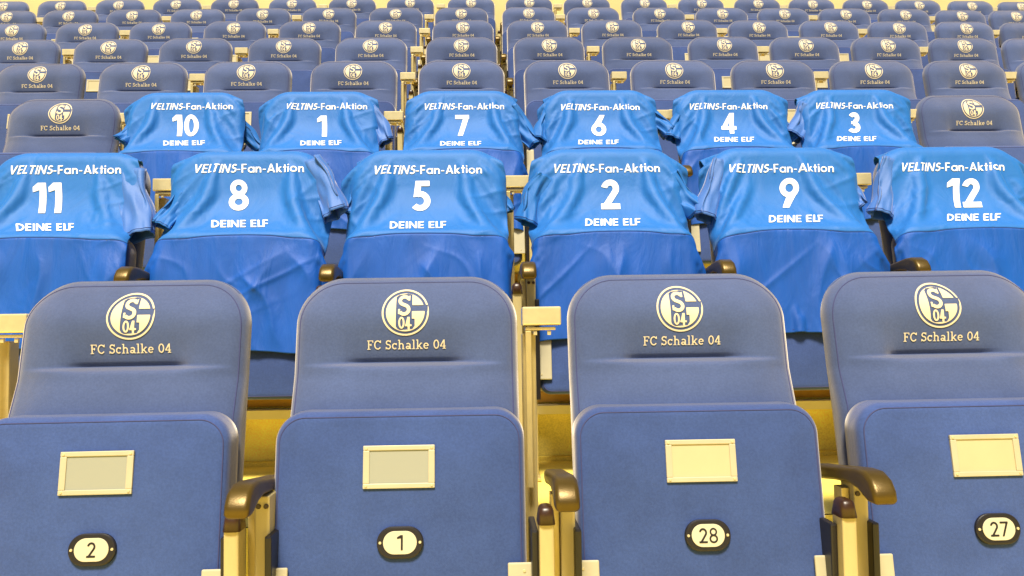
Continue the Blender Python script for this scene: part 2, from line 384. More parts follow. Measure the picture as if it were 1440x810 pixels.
def panel_mesh(name, surf, hw0, z0, z1, rtop, rbot, thick, slope, zref, extra=(), nx=44, back_round=.012):
    th = np.linspace(0, 1, 16); zt = z1 - rtop + rtop * np.sin(th * math.pi / 2); zb = z0 + rbot - rbot * np.cos((1 - np.linspace(1, 0, 8)) * math.pi / 2)
    mid = np.linspace(z0 + rbot, z1 - rtop, 30)[1:-1]
    zs = np.unique(np.round(np.concatenate([zb, mid, zt, np.array(extra)]), 6))
    s = np.sin(np.linspace(-1, 1, nx + 1) * math.pi / 2 * .9) / math.sin(math.pi / 2 * .9)
    hw = np.full(len(zs), hw0)
    m = zs > z1 - rtop; hw[m] = hw0 - rtop + np.sqrt(np.maximum(rtop ** 2 - (zs[m] - (z1 - rtop)) ** 2, 0))
    m = zs < z0 + rbot; hw[m] = hw0 - rbot + np.sqrt(np.maximum(rbot ** 2 - (z0 + rbot - zs[m]) ** 2, 0))
    X = s[None, :] * hw[:, None]; Z = np.repeat(zs[:, None], nx + 1, 1); Y = surf(X, Z)
    nz = len(zs); V = np.stack([X, Y, Z], -1).reshape(-1, 3).tolist(); F = []
    for j in range(nz - 1):
        for i in range(nx): a = j * (nx + 1) + i; F.append((a, a + 1, a + nx + 2, a + nx + 1))
    loop = [i for i in range(nx + 1)] + [j * (nx + 1) + nx for j in range(1, nz)] + [(nz - 1) * (nx + 1) + i for i in range(nx - 1, -1, -1)] + [j * (nx + 1) for j in range(nz - 2, 0, -1)]
    prev = loop; cz = (z0 + z1) / 2
    for (t, sc) in ((.15, 1.0), (.5, 1.004), (.85, 1.0), (.96, .985), (1.0, .955)):
        cur = []
        for k in loop:
            x, y, z = V[k]; yb = slope * (z - zref)
            cur.append(len(V)); V.append((x * sc, y + (yb + thick - y) * t, cz + (z - cz) * (1 - (1 - sc) * .6)))
        n = len(loop)
        for q in range(n): F.append((prev[q], cur[q], cur[(q + 1) % n], prev[(q + 1) % n]))
        prev = cur
    F.append(tuple(prev))
    me = pymesh(name, V, F); bm = bmesh.new(); bm.from_mesh(me); bmesh.ops.recalc_face_normals(bm, faces=bm.faces[:]); bm.to_mesh(me); bm.free()
    me.polygons.foreach_set('use_smooth', [True] * len(me.polygons))
    return me

def contour(hw, z0, z1, rt_, rb_, ins):
    hw -= ins; z0 += ins; z1 -= ins; rt_ = max(rt_ - ins, .005); rb_ = max(rb_ - ins, .005); P = []
    P += arc(hw - rt_, z1 - rt_, rt_, rt_, 0, 90, 14)
    P += [(x, z1) for x in np.linspace(hw - rt_, -hw + rt_, 14)[1:-1]]
    P += arc(-hw + rt_, z1 - rt_, rt_, rt_, 90, 180, 14)
    P += [(-hw, z) for z in np.linspace(z1 - rt_, z0 + rb_, 20)[1:-1]]
    P += arc(-hw + rb_, z0 + rb_, rb_, rb_, 180, 270, 6)
    P += arc(hw - rb_, z0 + rb_, rb_, rb_, 270, 360, 6)
    P += [(hw, z) for z in np.linspace(z0 + rb_, z1 - rt_, 20)[1:-1]]
    return P

me_back = panel_mesh('backrest', back_surf, BW / 2, BB, BT, BR_, .04, .050, .21, .805,
                     extra=[CREASE + v for v in (-.012, -.008, -.005, -.003, -.0015, 0, .0015, .003, .005, .008, .012, .018)])
me_cush = panel_mesh('seat_cushion', cush_surf, CW / 2, CB, CT, CR, .03, -.128 + .072, .147, .550)
# the cushion's back follows thick measured from the reference plane
P = contour(BW / 2, BB, BT, BR_, .04, .011)
me_bp = tube_mesh('backrest_piping', [(x, float(back_surf(x, z)) - .0002, z) for x, z in P], .0011, 5, True)
P = contour(CW / 2, CB, CT, CR, .03, .009)
me_cp = tube_mesh('cushion_piping', [(x, float(cush_surf(x, z)) - .0002, z) for x, z in P], .0011, 5, True)

def drape_mesh(name, V2, F, surf, lift):
    y = surf(V2[:, 0], V2[:, 1]) - lift
    return pymesh(name, np.stack([V2[:, 0], y, V2[:, 1]], -1), F)

# emblem: ring, disc, dark panel cut out, letter and figures inside
def emblem_items(cx, cz, Re):
    T = lambda p: [(cx + x * Re, cz + z * Re) for x, z in p]
    el = lambda r: arc(0, 0, r, r, 0, 360, 64)[:-1]
    it = [(1, T(el(1.0))), (-1, T(el(.925))), (1, T(el(.82)))]
    it.append((-1, T([(-.40, .66), (-.30, .745), (.10, .80), (.27, .76), (.29, .30), (.95, .30), (.95, .04), (.28, .04), (.28, -.28), (.40, -.28), (.40, -.58),
                      (.30, -.73), (-.24, -.76), (-.34, -.70), (-.40, -.60)])))
    sp = arc(-.05, .50, .19, .17, 20, 235, 16) + arc(-.06, .11, .20, .19, 60, -150, 16)
    it.append((1, T(ribbon(sp, .15)))); it.append((1, T([(.10, .50), (.19, .50), (.19, .74), (.13, .70)]))); it.append((1, T([(-.31, -.08), (-.24, -.08), (-.22, .14), (-.31, .14)])))
    it.append((1, T(arc(-.16, -.45, .135, .255, 0, 360, 30)[:-1]))); it.append((-1, T(arc(-.16, -.45, .055, .175, 0, 360, 30)[:-1])))
    it.append((1, T([(.10, -.72), (.19, -.72), (.19, -.20), (.10, -.20)]))); it.append((1, T([(-.01, -.60), (.27, -.60), (.27, -.52), (-.01, -.52)])))
    it.append((1, T([(-.01, -.60), (.08, -.60), (.17, -.20), (.09, -.20)])))
    return it
V2, F2 = field_mesh(emblem_items(0, .807, .0425), .00085)
me_emb = drape_mesh('emblem', V2, F2, back_surf, .0012)
V2, F2 = merge_glyphs('FC Schalke 04', .122, slab, .09, .141, .0165, .002, .7485, .0007)
me_let = drape_mesh('lettering', V2, F2, back_surf, .0012)

# plates on the underside of the cushion
def plate_pos(z): return float(cush_surf(0.0, z))
tilt = math.atan(.147)
PZ, NZ = .550, .432
fr = []
me_frame = box_mesh('plate_frame', [(-.0585, .0585, -.004, .001, -.0345, -.0265), (-.0585, .0585, -.004, .001, .0265, .0345),
                                    (-.0585, -.0480, -.004, .001, -.0265, .0265), (.0480, .0585, -.004, .001, -.0265, .0265)], .0012)
me_insert = box_mesh('card_insert', [(-.0480, .0480, -.0018, .001, -.0265, .0265)], 0)
def disc_mesh(name, r, d, n=12):
    bm = bmesh.new(); bmesh.ops.create_cone(bm, cap_ends=True, segments=n, radius1=r, radius2=r * .8, depth=d, matrix=Matrix.Rotation(R(90), 4, 'X'))
    me = bpy.data.meshes.new(name); bm.to_mesh(me); bm.free(); return me
me_screw = disc_mesh('screw', .0026, .0016)
def stadium(w_, h_, n=16):
    r_ = h_ / 2; return arc(w_ / 2 - r_, 0, r_, r_, -90, 90, n) + arc(-w_ / 2 + r_, 0, r_, r_, 90, 270, n)
def prism(name, P, y0, y1, bev):
    bm = bmesh.new(); f = bm.faces.new([bm.verts.new((x, y1, z)) for x, z in P]); g = bmesh.ops.extrude_face_region(bm, geom=[f])
    nv = [v for v in g['geom'] if isinstance(v, bmesh.types.BMVert)]
    for v in nv: v.co.y = y0
    bmesh.ops.recalc_face_normals(bm, faces=bm.faces[:])
    if bev:
        ed = [e for e in bm.edges if all(abs(v.co.y - y0) < 1e-6 for v in e.verts)]
        bmesh.ops.bevel(bm, geom=ed, offset=bev, segments=3, profile=.6, affect='EDGES')
    me = bpy.data.meshes.new(name); bm.to_mesh(me); bm.free(); return me
me_oval = prism('number_plate', stadium(.075, .050), -.006, .001, .003)
me_face = prism('plate_face', stadium(.054, .036), -.0072, -.0050, .0006)
me_hinge = box_mesh('hinge_plate', [(-.0205, .0205, -.004, .002, -.075, .075)], .0028, 3)

GREY_SEATS = {2, 1}
def make_seat():
    t = thing('stadium_seat', 'x', 'seat', (0, 0, 0), 'folding seats of the stand')
    b = mk('backrest', me_back, GREYER, t)
    mk('piping', me_bp, PIPING, b); mk('emblem', me_emb, PRINT, b); mk('lettering', me_let, PRINT, b)
    c = mk('seat_cushion', me_cush, FABRIC, t); mk('piping', me_cp, PIPING, c)
    n = mk('name_plate', me_frame, PLATE, t, (0, plate_pos(PZ), PZ)); n.rotation_euler.x = -tilt
    mk('card_insert', me_insert, INSERT, n)
    for sx in (-1, 1):
        for sz in (-1, 1): mk('screw', me_screw, POLISH, n, (sx * .0535, -.0045, sz * .0300))
    o = mk('number_plate', me_oval, BLACK, t, (.003, plate_pos(NZ) - .0005, NZ)); o.rotation_euler.x = -tilt
    mk('plate_face', me_face, OVALFACE, o)
    for sx in (-1, 1): mk('screw', me_screw, PLATE, o, (sx * .0320, -.0062, 0))
    for sx in (-1, 1):
        h = mk('hinge_plate', me_hinge, PLATE, t, (sx * .196, plate_pos(.325), .323)); h.rotation_euler.x = -tilt
        for sz in (-1, 1): mk('screw', me_screw, POLISH, h, (sx * .006, -.0046, sz * .062))
    return t

def row_pos(k, X):
    return (X, Y_SEAT + ROW_DEPTH * (k - 1) + BOW * X * X, ROW_RISE * (k - 1))

# seat centres, read off the photograph row by row
px = {1: [191, 571, 953, 1315], 2: None, 3: [87, 265, 453, 651, 842, 1026, 1200, 1368],
      4: [52, 199, 348, 497, 648, 798, 946, 1089, 1229, 1364, 1497], 5: [28, 152, 274, 399, 522, 649, 773, 897, 1018, 1134, 1249, 1360, 1467],
      6: [14, 119, 223, 329, 435, 542, 651, 756, 861, 967, 1068, 1168, 1267, 1363, 1457],
      7: [5, 94, 185, 276, 369, 462, 557, 649, 743, 834, 927, 1016, 1104, 1191, 1276, 1359, 1437],
      8: [12, 82, 165, 247, 329, 411, 495, 577, 662, 744, 826, 907, 987, 1067, 1144, 1222, 1297, 1373, 1446]}
logo_y = {1: 437, 3: 155, 4: 99, 5: 66, 6: 39.5, 7: 20, 8: 5}
SX = {}
for k in range(1, 9):
    if k == 2: SX[2] = [-1.125, -.634, -.145, .350, .842, 1.330]
    else: SX[k] = [un(x, logo_y[k], Y_SEAT + ROW_DEPTH * (k - 1) + .02)[0] for x in px[k]]
SX[8][0] = SX[8][1] - .49
ORD = ['', 'first', 'second', 'third', 'fourth', 'fifth', 'sixth', 'seventh', 'eighth', 'ninth', 'tenth', 'eleventh', 'twelfth', 'thirteenth',
       'fourteenth', 'fifteenth', 'sixteenth', 'seventeenth', 'eighteenth', 'nineteenth', 'twentieth']
SHIRT = {2: ['11', '8', '5', '2', '9', '12'], 3: [None, '10', '1', '7', '6', '4', '3', None]}
NUMS = ['2', '1', '28', '27']
WORD = dict(zip([str(i) for i in range(1, 13)] + ['28', '27'], 'one two three four five six seven eight nine ten eleven twelve twenty-eight twenty-seven'.split()))

proto = make_seat(); first = True
seats = {}
for k in range(1, 9):
    for i, X in enumerate(SX[k]):
        if first: t = proto; first = False
        else:
            t = proto.copy(); COL.objects.link(t)
            for ch in list(proto.children):
                if ch.name.startswith('_'): continue
                copy_child(ch, t)
        t.location = row_pos(k, X); t.rotation_euler = (random.uniform(-.005, .005), random.uniform(-.004, .004), random.uniform(-.012, .012))
        n = len(SX[k])
        if k == 1: lab = f'empty folded blue front-row seat with its black oval plate reading {WORD[NUMS[i]]}'
        elif k in SHIRT and SHIRT[k][i]: lab = f'folded blue seat hidden under the shirt printed {WORD[SHIRT[k][i]]}'
        elif k == 3: lab = 'empty folded blue seat beside the shirt printed ' + ('ten, at the left edge' if i == 0 else 'three, at the right edge')
        else:
            side = f'{ORD[i + 1]} from the left' if i < n / 2 else (f'{ORD[n - i]} from the right' if i < n - 1 else 'last at the right')
            lab = f'empty folded grey-blue seat, {side} in the {ORD[k]} row from the front'
        t['label'] = lab; seats[(k, i)] = t
# numerals and the two grey cards of the front row
for i, s in enumerate(NUMS):
    t = seats[(1, i)]
    np_ = [c for c in t.children if c.name.startswith('number_plate')][0]
    V2, F2 = merge_glyphs(s, .13, glyph, .12, None, .0235, 0, 0, .0007)
    me = pymesh('numeral', np.stack([V2[:, 0], np.full(len(V2), -.0077), V2[:, 1]], -1), F2)
    mk('numeral', me, BLACK, np_)
    if s in ('2', '1'):
        nm = [c for c in t.children if c.name.startswith('name_plate')][0]
        ci = [c for c in nm.children if c.name.startswith('card_insert')][0]
        me = me_insert.copy(); me.materials.clear(); me.materials.append(GREYCARD); ci.data = me; ci['label'] = 'plain grey-beige card'

# ------------------------------------------------------------------ stanchions between the seats
def pad_mesh():
    # side outline (y, z) of the arm pad, swept across its width with rounded edges
    top = [(-.035, .527), (-.10, .534), (-.16, .541), (-.205, .546), (-.237, .546), (-.260, .537), (-.273, .522), (-.277, .506)]
    bot = [(-.271, .501), (-.248, .501), (-.232, .507), (-.215, .513), (-.18, .518), (-.12, .513), (-.06, .505), (-.037, .507)]
    P = top + bot; bm = bmesh.new(); hw = .0188
    f = bm.faces.new([bm.verts.new((-hw, y, z)) for y, z in P]); g = bmesh.ops.extrude_face_region(bm, geom=[f])
    for v in g['geom']:
        if isinstance(v, bmesh.types.BMVert): v.co.x = hw
    bmesh.ops.recalc_face_normals(bm, faces=bm.faces[:])
    ed = [e for e in bm.edges if abs(e.verts[0].co.x - e.verts[1].co.x) < 1e-6]
    bmesh.ops.bevel(bm, geom=ed, offset=.009, segments=4, profile=.5, affect='EDGES', clamp_overlap=True)
    me = bpy.data.meshes.new('arm_pad'); bm.to_mesh(me); bm.free()
    me.polygons.foreach_set('use_smooth', [True] * len(me.polygons)); return me

def cap_mesh():
    bm = bmesh.new(); bm_box(bm, -.0138, .0138, -.024, .024, -.010, .018)
    for v in bm.verts:
        if v.co.z > 0: v.co.x *= .8; v.co.y *= .75
    bmesh.ops.bevel(bm, geom=[e for e in bm.edges if max(v.co.z for v in e.verts) > 0], offset=.0085, segments=4, profile=.5, affect='EDGES')
    for v in bm.verts: v.co.z += .478
    me = bpy.data.meshes.new('post_cap'); bm.to_mesh(me); bm.free(); me.polygons.foreach_set('use_smooth', [True] * len(me.polygons)); return me

me_pad = pad_mesh(); me_cap = cap_mesh()
me_post = box_mesh('post', [(.010, .034, -.165, -.115, 0.0, .514)], .003, 3)
me_stub = box_mesh('stub_post', [(-.0265, -.0035, -.205, -.165, 0.0, .470)], .003, 3)
me_web = box_mesh('web_plate', [(-.004, .0095, -.150, -.120, 0.0, .505)], .001)
me_side = box_mesh('side_cover', [(-.0055, .0055, -.185, -.075, .20, .455)], .003)
me_col = box_mesh('rear_column', [(-.036, -.010, .075, .110, 0.0, .765)], .003)
me_bolt = disc_mesh('bolt', .0045, .005, 10)
me_mbox = box_mesh('metal_box', [(-.0365, .0365, .045, .095, .780, .815)], .0035, 3)
me_strap = box_mesh('box_bracket', [(-.031, .026, .050, .092, .771, .777), (-.031, -.020, .048, .053, .480, .770)], .0012)
me_nut = box_mesh('nut', [(-.0035, .0035, -.0035, .0035, -.004, .004)], .001)
me_foot = box_mesh('foot_plate', [(-.036, .038, -.215, -.05, 0.002, .010)], .002)

def make_stanchion(with_box):
    t = thing('seat_stanchion', 'x', 'armrest', (0, 0, 0), 'armrest stanchions between the seats')
    mk('arm_pad', me_pad, PAD, t, (.012, 0, 0))
    p = mk('post', me_post, POST, t)
    for q in (0, 1): mk('bolt', me_bolt, CAPM, p, (.0165 + q * .012, -.166, .498))
    s = mk('stub_post', me_stub, POST, t); mk('post_cap', me_cap, CAPM, s, (-.015, -.185, 0))
    mk('web_plate', me_web, METAL, t)
    for sx in (-1, 1): mk('side_cover', me_side, BLACK, t, (sx * .034 + .002, 0, 0))
    mk('foot_plate', me_foot, METAL, t)
    if with_box:
        mk('rear_column', me_col, METAL, t)
        b = mk('metal_box', me_mbox, POLISH, t)
        mk('box_bracket', me_strap, METAL, b)
        for q in (-.012, .014): mk('nut', me_nut, POLISH, b, (q, .056, .766))
    return t

protoA = make_stanchion(False); protoB = make_stanchion(True); usedA = usedB = False
box_gap = {1: [0, 2], 2: [1, 3, 5], 3: [1, 3, 5, 7], 4: [2, 4, 6, 8, 10], 5: [1, 3, 5, 7, 9, 11], 6: [2, 4, 6, 8, 10, 12, 14], 7: [1, 3, 5, 7, 9, 11, 13, 15], 8: [2, 4, 6, 8, 10, 12, 14, 16, 18]}
for k in range(1, 9):
    xs = SX[k]; gaps = [xs[0] - .49 / 2] + [(a + b) / 2 for a, b in zip(xs, xs[1:])]
    lo, hi = 0, 1440
    gaps.append(xs[-1] + .245)
    for g, X in enumerate(gaps):
        p = row_pos(k, X)
        # leave out those wholly outside the frame
        v = Vector((p[0], p[1], p[2] + .6 - EYE)); xx = 720 + 1200 * v.dot(rt) / v.dot(fw)
        if xx < -15 or xx > 1455: continue
        wb = g in box_gap[k]; pr = protoB if wb else protoA
        if (wb and not usedB) or (not wb and not usedA):
            t = pr; usedB = usedB or wb; usedA = usedA or not wb
        else:
            t = pr.copy(); COL.objects.link(t)
            for ch in list(pr.children): copy_child(ch, t)
        t.location = (p[0] + ([0, .008, 0, -.014, 0][g] if k == 1 else 0), p[1], p[2])
        what = 'armrest with metal box' if wb else 'brown armrest'
        def nm(i):
            if k == 1: return 'seat ' + WORD[NUMS[i]]
            if k in SHIRT and SHIRT[k][i]: return 'shirt ' + WORD[SHIRT[k][i]]
            return None
        n = len(xs)
        if k <= 2 or (k == 3 and 2 <= g <= 6):
            if g == 0: lab = f'{what}, left of {nm(0)}'
            elif g == n: lab = f'{what}, right of {nm(n - 1)}'
            else: lab = f'{what}, between {nm(g - 1)} and {nm(g)}'
        elif k == 3: lab = f'{what}, ' + ({1: 'left of shirt ten', 7: 'right of shirt three', 0: 'far left of the third row', 8: 'far right of the third row'}[g])
        elif g == 0: lab = f'{what}, at the left end of the {ORD[k]} row from the front'
        elif g == n: lab = f'{what}, at the right end of the {ORD[k]} row from the front'
        else: lab = f'{what}, right of the {ORD[g]} seat from the left in the {ORD[k]} row'
        t['label'] = lab

# ------------------------------------------------------------------ the terrace
XL, XR = -7.0, 7.0
def sweep(name, prof, m, k, thick_close=False):
    xs = np.linspace(XL, XR, 29); V = []; F = []; n = len(prof)
    for x in xs:
        for (y, z) in prof: V.append((x, y + ROW_DEPTH * (k - 1) + BOW * x * x, z + ROW_RISE * (k - 1)))
    for i in range(len(xs) - 1):
        for j in range(n - 1 if not thick_close else n):
            j2 = (j + 1) % n; F.append((i * n + j, (i + 1) * n + j, (i + 1) * n + j2, i * n + j2))
    me = pymesh(name, V, F, False); bm = bmesh.new(); bm.from_mesh(me); bmesh.ops.recalc_face_normals(bm, faces=bm.faces[:]); bm.to_mesh(me); bm.free()
    return mk(name, me, m)
YR = 1.70                                    # riser behind the front row
def mark(o): o['kind'] = 'structure'; return o
mark(sweep('ground', [(-6.0, 0.0), (0.90, 0.0)], CONC, 1))
for k in range(1, 9):
    y0 = .90
    mark(sweep('tread', [(y0 + .001, 0.0), (YR - .030, 0.0), (YR - .030, .012), (YR - .002, .012)], CONC, k))
    topz = ROW_RISE if k < 8 else 4.5
    if k < 8:
        mark(sweep('riser', [(YR, .0), (YR, .118), (YR - .010, .118), (YR - .010, .168), (YR - .004, .168), (YR - .004, topz - .001)], RISER, k))
    else:
        mark(sweep('back_wall', [(YR, .0), (YR, topz)], WALL, k))
    r = sweep('mounting_rail', [(YR - .045, .136), (YR - .045, .160), (YR - .012, .163), (YR - .012, .133)], RAILM, k, True)
    r['label'] = f'long pale metal rail along the riser behind the {ORD[k]} row'; r['category'] = 'rail'; r['group'] = 'rails along the risers'
    st = sweep('shadow_strip', [(YR - .018, .168), (YR - .018, .200), (YR - .012, .200), (YR - .012, .168)], SHADOWB, k, True); st['kind'] = 'structure'  # added strip, coloured as the shadow band above the rail

# ------------------------------------------------------------------ the shirts: cloth laid over the seats and settled
NJ = 12; DX = .0125; NX = 41; NY = 60
order = [(2, i) for i in range(6)] + [(3, i) for i in range(1, 7)]
dx_off = np.array([-.012, -.004, -.004, .0, .004, .004, -.004, .0, .004, .0, .006, .004])
rot = np.array([.03, -.03, .02, -.02, .05, -.02, .02, .02, -.02, .03, .02, .02])
hemlen = np.array([57, 58, 58, 56, 56, 57, 56, 57, 57, 56, 56, 56])
u = (np.arange(NX) - (NX - 1) / 2) * DX; q = np.arange(NY) * DX
# path of a relaxed sheet: up the back, over the top, sloping out to the cushion, then down
path = [(.085, .80), (.070, .885), (.03, .893), (-.128, .655), (-.150, .630), (-.180, .25)]
pl = [0]
for a, b in zip(path, path[1:]): pl.append(pl[-1] + math.hypot(b[0] - a[0], b[1] - a[1]))
py = np.interp(q, pl, [p[0] for p in path]); pz = np.interp(q, pl, [p[1] for p in path])
Pj = np.zeros((NJ, NY, NX, 3))
for j in range(NJ):
    lat = .93 + .05 * rng.random()
    Q = q[:, None]; U = u[None, :] * (.80 + .20 * sm(.06, .24, Q)) * (lat - .10 * sm(.36, .65, Q))
    ph = rng.random(6) * 6.28
    ru = U + dx_off[j] + rot[j] * (Q - .35)
    amp = .007 + .018 * sm(.38, .70, Q)
    wr = amp * (np.sin(U * 52 + ph[0] + 2 * Q) * .6 + np.sin(U * 71 + ph[1] - 3 * Q) * .35 + np.sin(U * 25 + ph[2]) * .6)
    Pj[j, :, :, 0] = ru; Pj[j, :, :, 1] = py[:, None] - .012 - wr * .8 + 0 * U; Pj[j, :, :, 2] = pz[:, None] + .012 + 0 * U + rot[j] * .6 * U
Pj += rng.normal(0, .0012, Pj.shape)
vel = np.zeros_like(Pj)

def seat_sdf(P):
    x, y, z = P[..., 0], P[..., 1], P[..., 2]
    d2 = rr_sdf(x, z, BW / 2, BB, BT, BR_, .04); ym = y - .21 * (z - .805) - .024
    dy = np.abs(ym) - .030; Rr = .018; a = d2 + Rr; b = dy + Rr
    dA = np.minimum(np.maximum(a, b), 0) + np.hypot(np.maximum(a, 0), np.maximum(b, 0)) - Rr
    d2 = rr_sdf(x, z, CW / 2, CB, CT, CR, .03); ym = y + .128 - .147 * (z - .550) - .037
    dy = np.abs(ym) - .039; Rr = .014; a = d2 + Rr; b = dy + Rr
    dB = np.minimum(np.maximum(a, b), 0) + np.hypot(np.maximum(a, 0), np.maximum(b, 0)) - Rr
    return np.minimum(dA, dB)

def collide(P, prev, off=.0095):
    d = seat_sdf(P); m = d < off
    if not m.any(): return
    p = P[m]; dm = d[m]; e = 1e-4; g = np.empty_like(p)
    for a in range(3):
        pp = p.copy(); pp[:, a] += e; g[:, a] = (seat_sdf(pp) - dm) / e
    g /= np.maximum(np.linalg.norm(g, axis=1, keepdims=True), 1e-6)
    p = p + g * (off - dm)[:, None]
    dv = p - prev[m]; dn = (dv * g).sum(1, keepdims=True) * g
    p = prev[m] + dn + (dv - dn) * .9
    P[m] = p

def sides(P):                                  # neighbouring posts keep the cloth within the bay
    lim = (.262 - .026 * sm(.40, .55, q))[None, :, None]
    P[..., 0] = np.clip(P[..., 0], -lim, lim)

LONG = [(6, 0), (14, 0), (28, 0), (0, 6), (0, 14)]
wsc = .80 + .20 * sm(.06, .24, q) + .05 * sm(.45, .7, q)          # the pattern: narrow shoulders, full width below the armholes
REST = np.stack([u[None, :] * wsc[:, None], q[:, None] + 0 * u[None, :]], -1)
def rest(a, b, c, d):
    dyy = max(a, c); dxx = max(b, d)
    return np.linalg.norm(REST[c:NY - dyy + c, d:NX - dxx + d] - REST[a:NY - dyy + a, b:NX - dxx + b], axis=-1)[None, :, :, None]
cons = []
for (a, b, c, d, kk) in [(0, 0, 0, 1, 1.0), (0, 0, 1, 0, 1.0), (0, 0, 1, 1, .35), (0, 1, 1, 0, .35), (0, 0, 0, 2, .22), (0, 0, 2, 0, .22)]:
    cons.append((a, b, c, d, rest(a, b, c, d), kk))
DT = 1 / 60.
for step in range(150):
    prev = Pj.copy(); vel *= .96; vel[..., 2] -= 9.8 * DT * .5 * (.3 + .7 * (np.arange(NY) > 30))[None, :, None]
    Pj = Pj + vel * DT * .5
    Pj[:, :3] = prev[:, :3]                    # the part behind the backrest holds
    start = Pj.copy()
    for it in range(5):
        for (a, b, c, d, L, kk) in cons:
            dyy = max(a, c); dxx = max(b, d)
            A_ = Pj[:, a:NY - dyy + a, b:NX - dxx + b]; B_ = Pj[:, c:NY - dyy + c, d:NX - dxx + d]
            v = B_ - A_; l = np.sqrt((v * v).sum(-1, keepdims=True)) + 1e-9
            cor = v * ((l - L) / l * (.36 * kk))
            A_ += cor; B_ -= cor
        for (c, d) in LONG:
            A_ = Pj[:, :NY - c, :NX - d]; B_ = Pj[:, c:, d:]; L = rest(0, 0, c, d); v = B_ - A_; l = np.sqrt((v * v).sum(-1, keepdims=True)) + 1e-9
            cor = v * (np.maximum(l - L, 0) / l * .30); A_ += cor * (0.3 if c else 1); B_ -= cor * (1.7 if c else 1)
        Pj[:, :3] = prev[:, :3]
        if it in (2, 4): collide(Pj, prev)
    sides(Pj)
    vel = (Pj - prev) / (DT * .5); sp = np.sqrt((vel ** 2).sum(-1, keepdims=True)); vel *= np.minimum(1, .8 / (sp + 1e-9))

def upsample(G, f):
    def up1(A):                                # along axis 0, Catmull-Rom
        n = A.shape[0]; t = np.arange((n - 1) * f + 1) / f; i = np.minimum(t.astype(int), n - 2); s = (t - i)[:, None, None]
        P0 = A[np.maximum(i - 1, 0)]; P1 = A[i]; P2 = A[i + 1]; P3 = A[np.minimum(i + 2, n - 1)]
        return .5 * ((2 * P1) + (-P0 + P2) * s + (2 * P0 - 5 * P1 + 4 * P2 - P3) * s * s + (-P0 + 3 * P1 - 3 * P2 + P3) * s ** 3)
    G = up1(G); G = up1(G.transpose(1, 0, 2)).transpose(1, 0, 2); return G

UPF = 3
title = merge_glyphs('VELTINS-Fan-Aktion', .15, glyph, .11, .300, .0250, 0, 0, .0008, shear=.22, shear_upto=7)
deine = merge_glyphs('DEINE ELF', .172, glyph, .10, .148, .0225, 0, 0, .0009)
nums_mesh = {}
for s in SHIRT[2] + SHIRT[3]:
    if s: nums_mesh[s] = merge_glyphs(s, .192, glyph, .07, None, .088, 0, 0, .0014)

def sheet(name, G, m, parent):
    ny, nx = G.shape[:2]; F = [(j * nx + i, (j + 1) * nx + i, (j + 1) * nx + i + 1, j * nx + i + 1) for j in range(ny - 1) for i in range(nx - 1)]
    me = pymesh(name, G.reshape(-1, 3), F)
    o = mk(name, me, m, parent)
    sl = o.modifiers.new('thickness', 'SOLIDIFY'); sl.thickness = .0016; sl.offset = 0
    return o, F

# sleeve: flattened tube from the shoulder to an open cuff
def sleeve(parent, a, b, w0, w1, th, yaw_=0.0, seed=0, m=SLEEVE):
    a = Vector(a); b = Vector(b); r_ = random.Random(seed); nl, ns = 22, 32; V = []; F = []
    ax = (b - a).normalized(); side = Vector((0, 1, 0)).cross(ax)
    side = (side - ax * side.dot(ax)).normalized(); side = (Matrix.Rotation(yaw_, 3, ax) @ side).normalized(); nrm = ax.cross(side)
    ph = [r_.uniform(0, 6.28) for _ in range(6)]
    for i in range(nl + 1):
        t = i / nl; c = a.lerp(b, t) + nrm * (.010 * math.sin(t * 3.1)) + side * (.006 * math.sin(t * 4 + ph[0]))
        W = (w0 + (w1 - w0) * t) / 2; T = th * (.35 + .65 * t) / 2
        for k in range(ns):
            an = 2 * math.pi * k / ns; ca, sa = math.cos(an), math.sin(an)
            sx_ = math.copysign(abs(ca) ** .9, ca) * W; sy = math.copysign(abs(sa) ** .8, sa) * T
            f_ = .0035 * math.sin(5 * an + ph[1] + 3 * t) + .0025 * math.sin(9 * an + ph[2] - 4 * t) + .003 * math.sin(ca * 6 + t * 9 + ph[3])
            V.append(c + side * (sx_ + f_ * ca) + nrm * (sy + f_))
    for i in range(nl):
        for k in range(ns):
            k2 = (k + 1) % ns; F.append((i * ns + k, i * ns + k2, (i + 1) * ns + k2, (i + 1) * ns + k))
    me = pymesh('sleeve', V, F); o = mk('sleeve', me, m, parent)
    sl = o.modifiers.new('thickness', 'SOLIDIFY'); sl.thickness = .002; sl.offset = -1
    ring = [V[(nl - 1) * ns + k] * 1.0 for k in range(ns)]
    cen = sum(ring, Vector()) / ns; mk('cuff_seam', tube_mesh('cuff_seam', [cen + (p - cen) * 1.015 for p in ring], .0009, 5, True), SEAM, o)
    return o

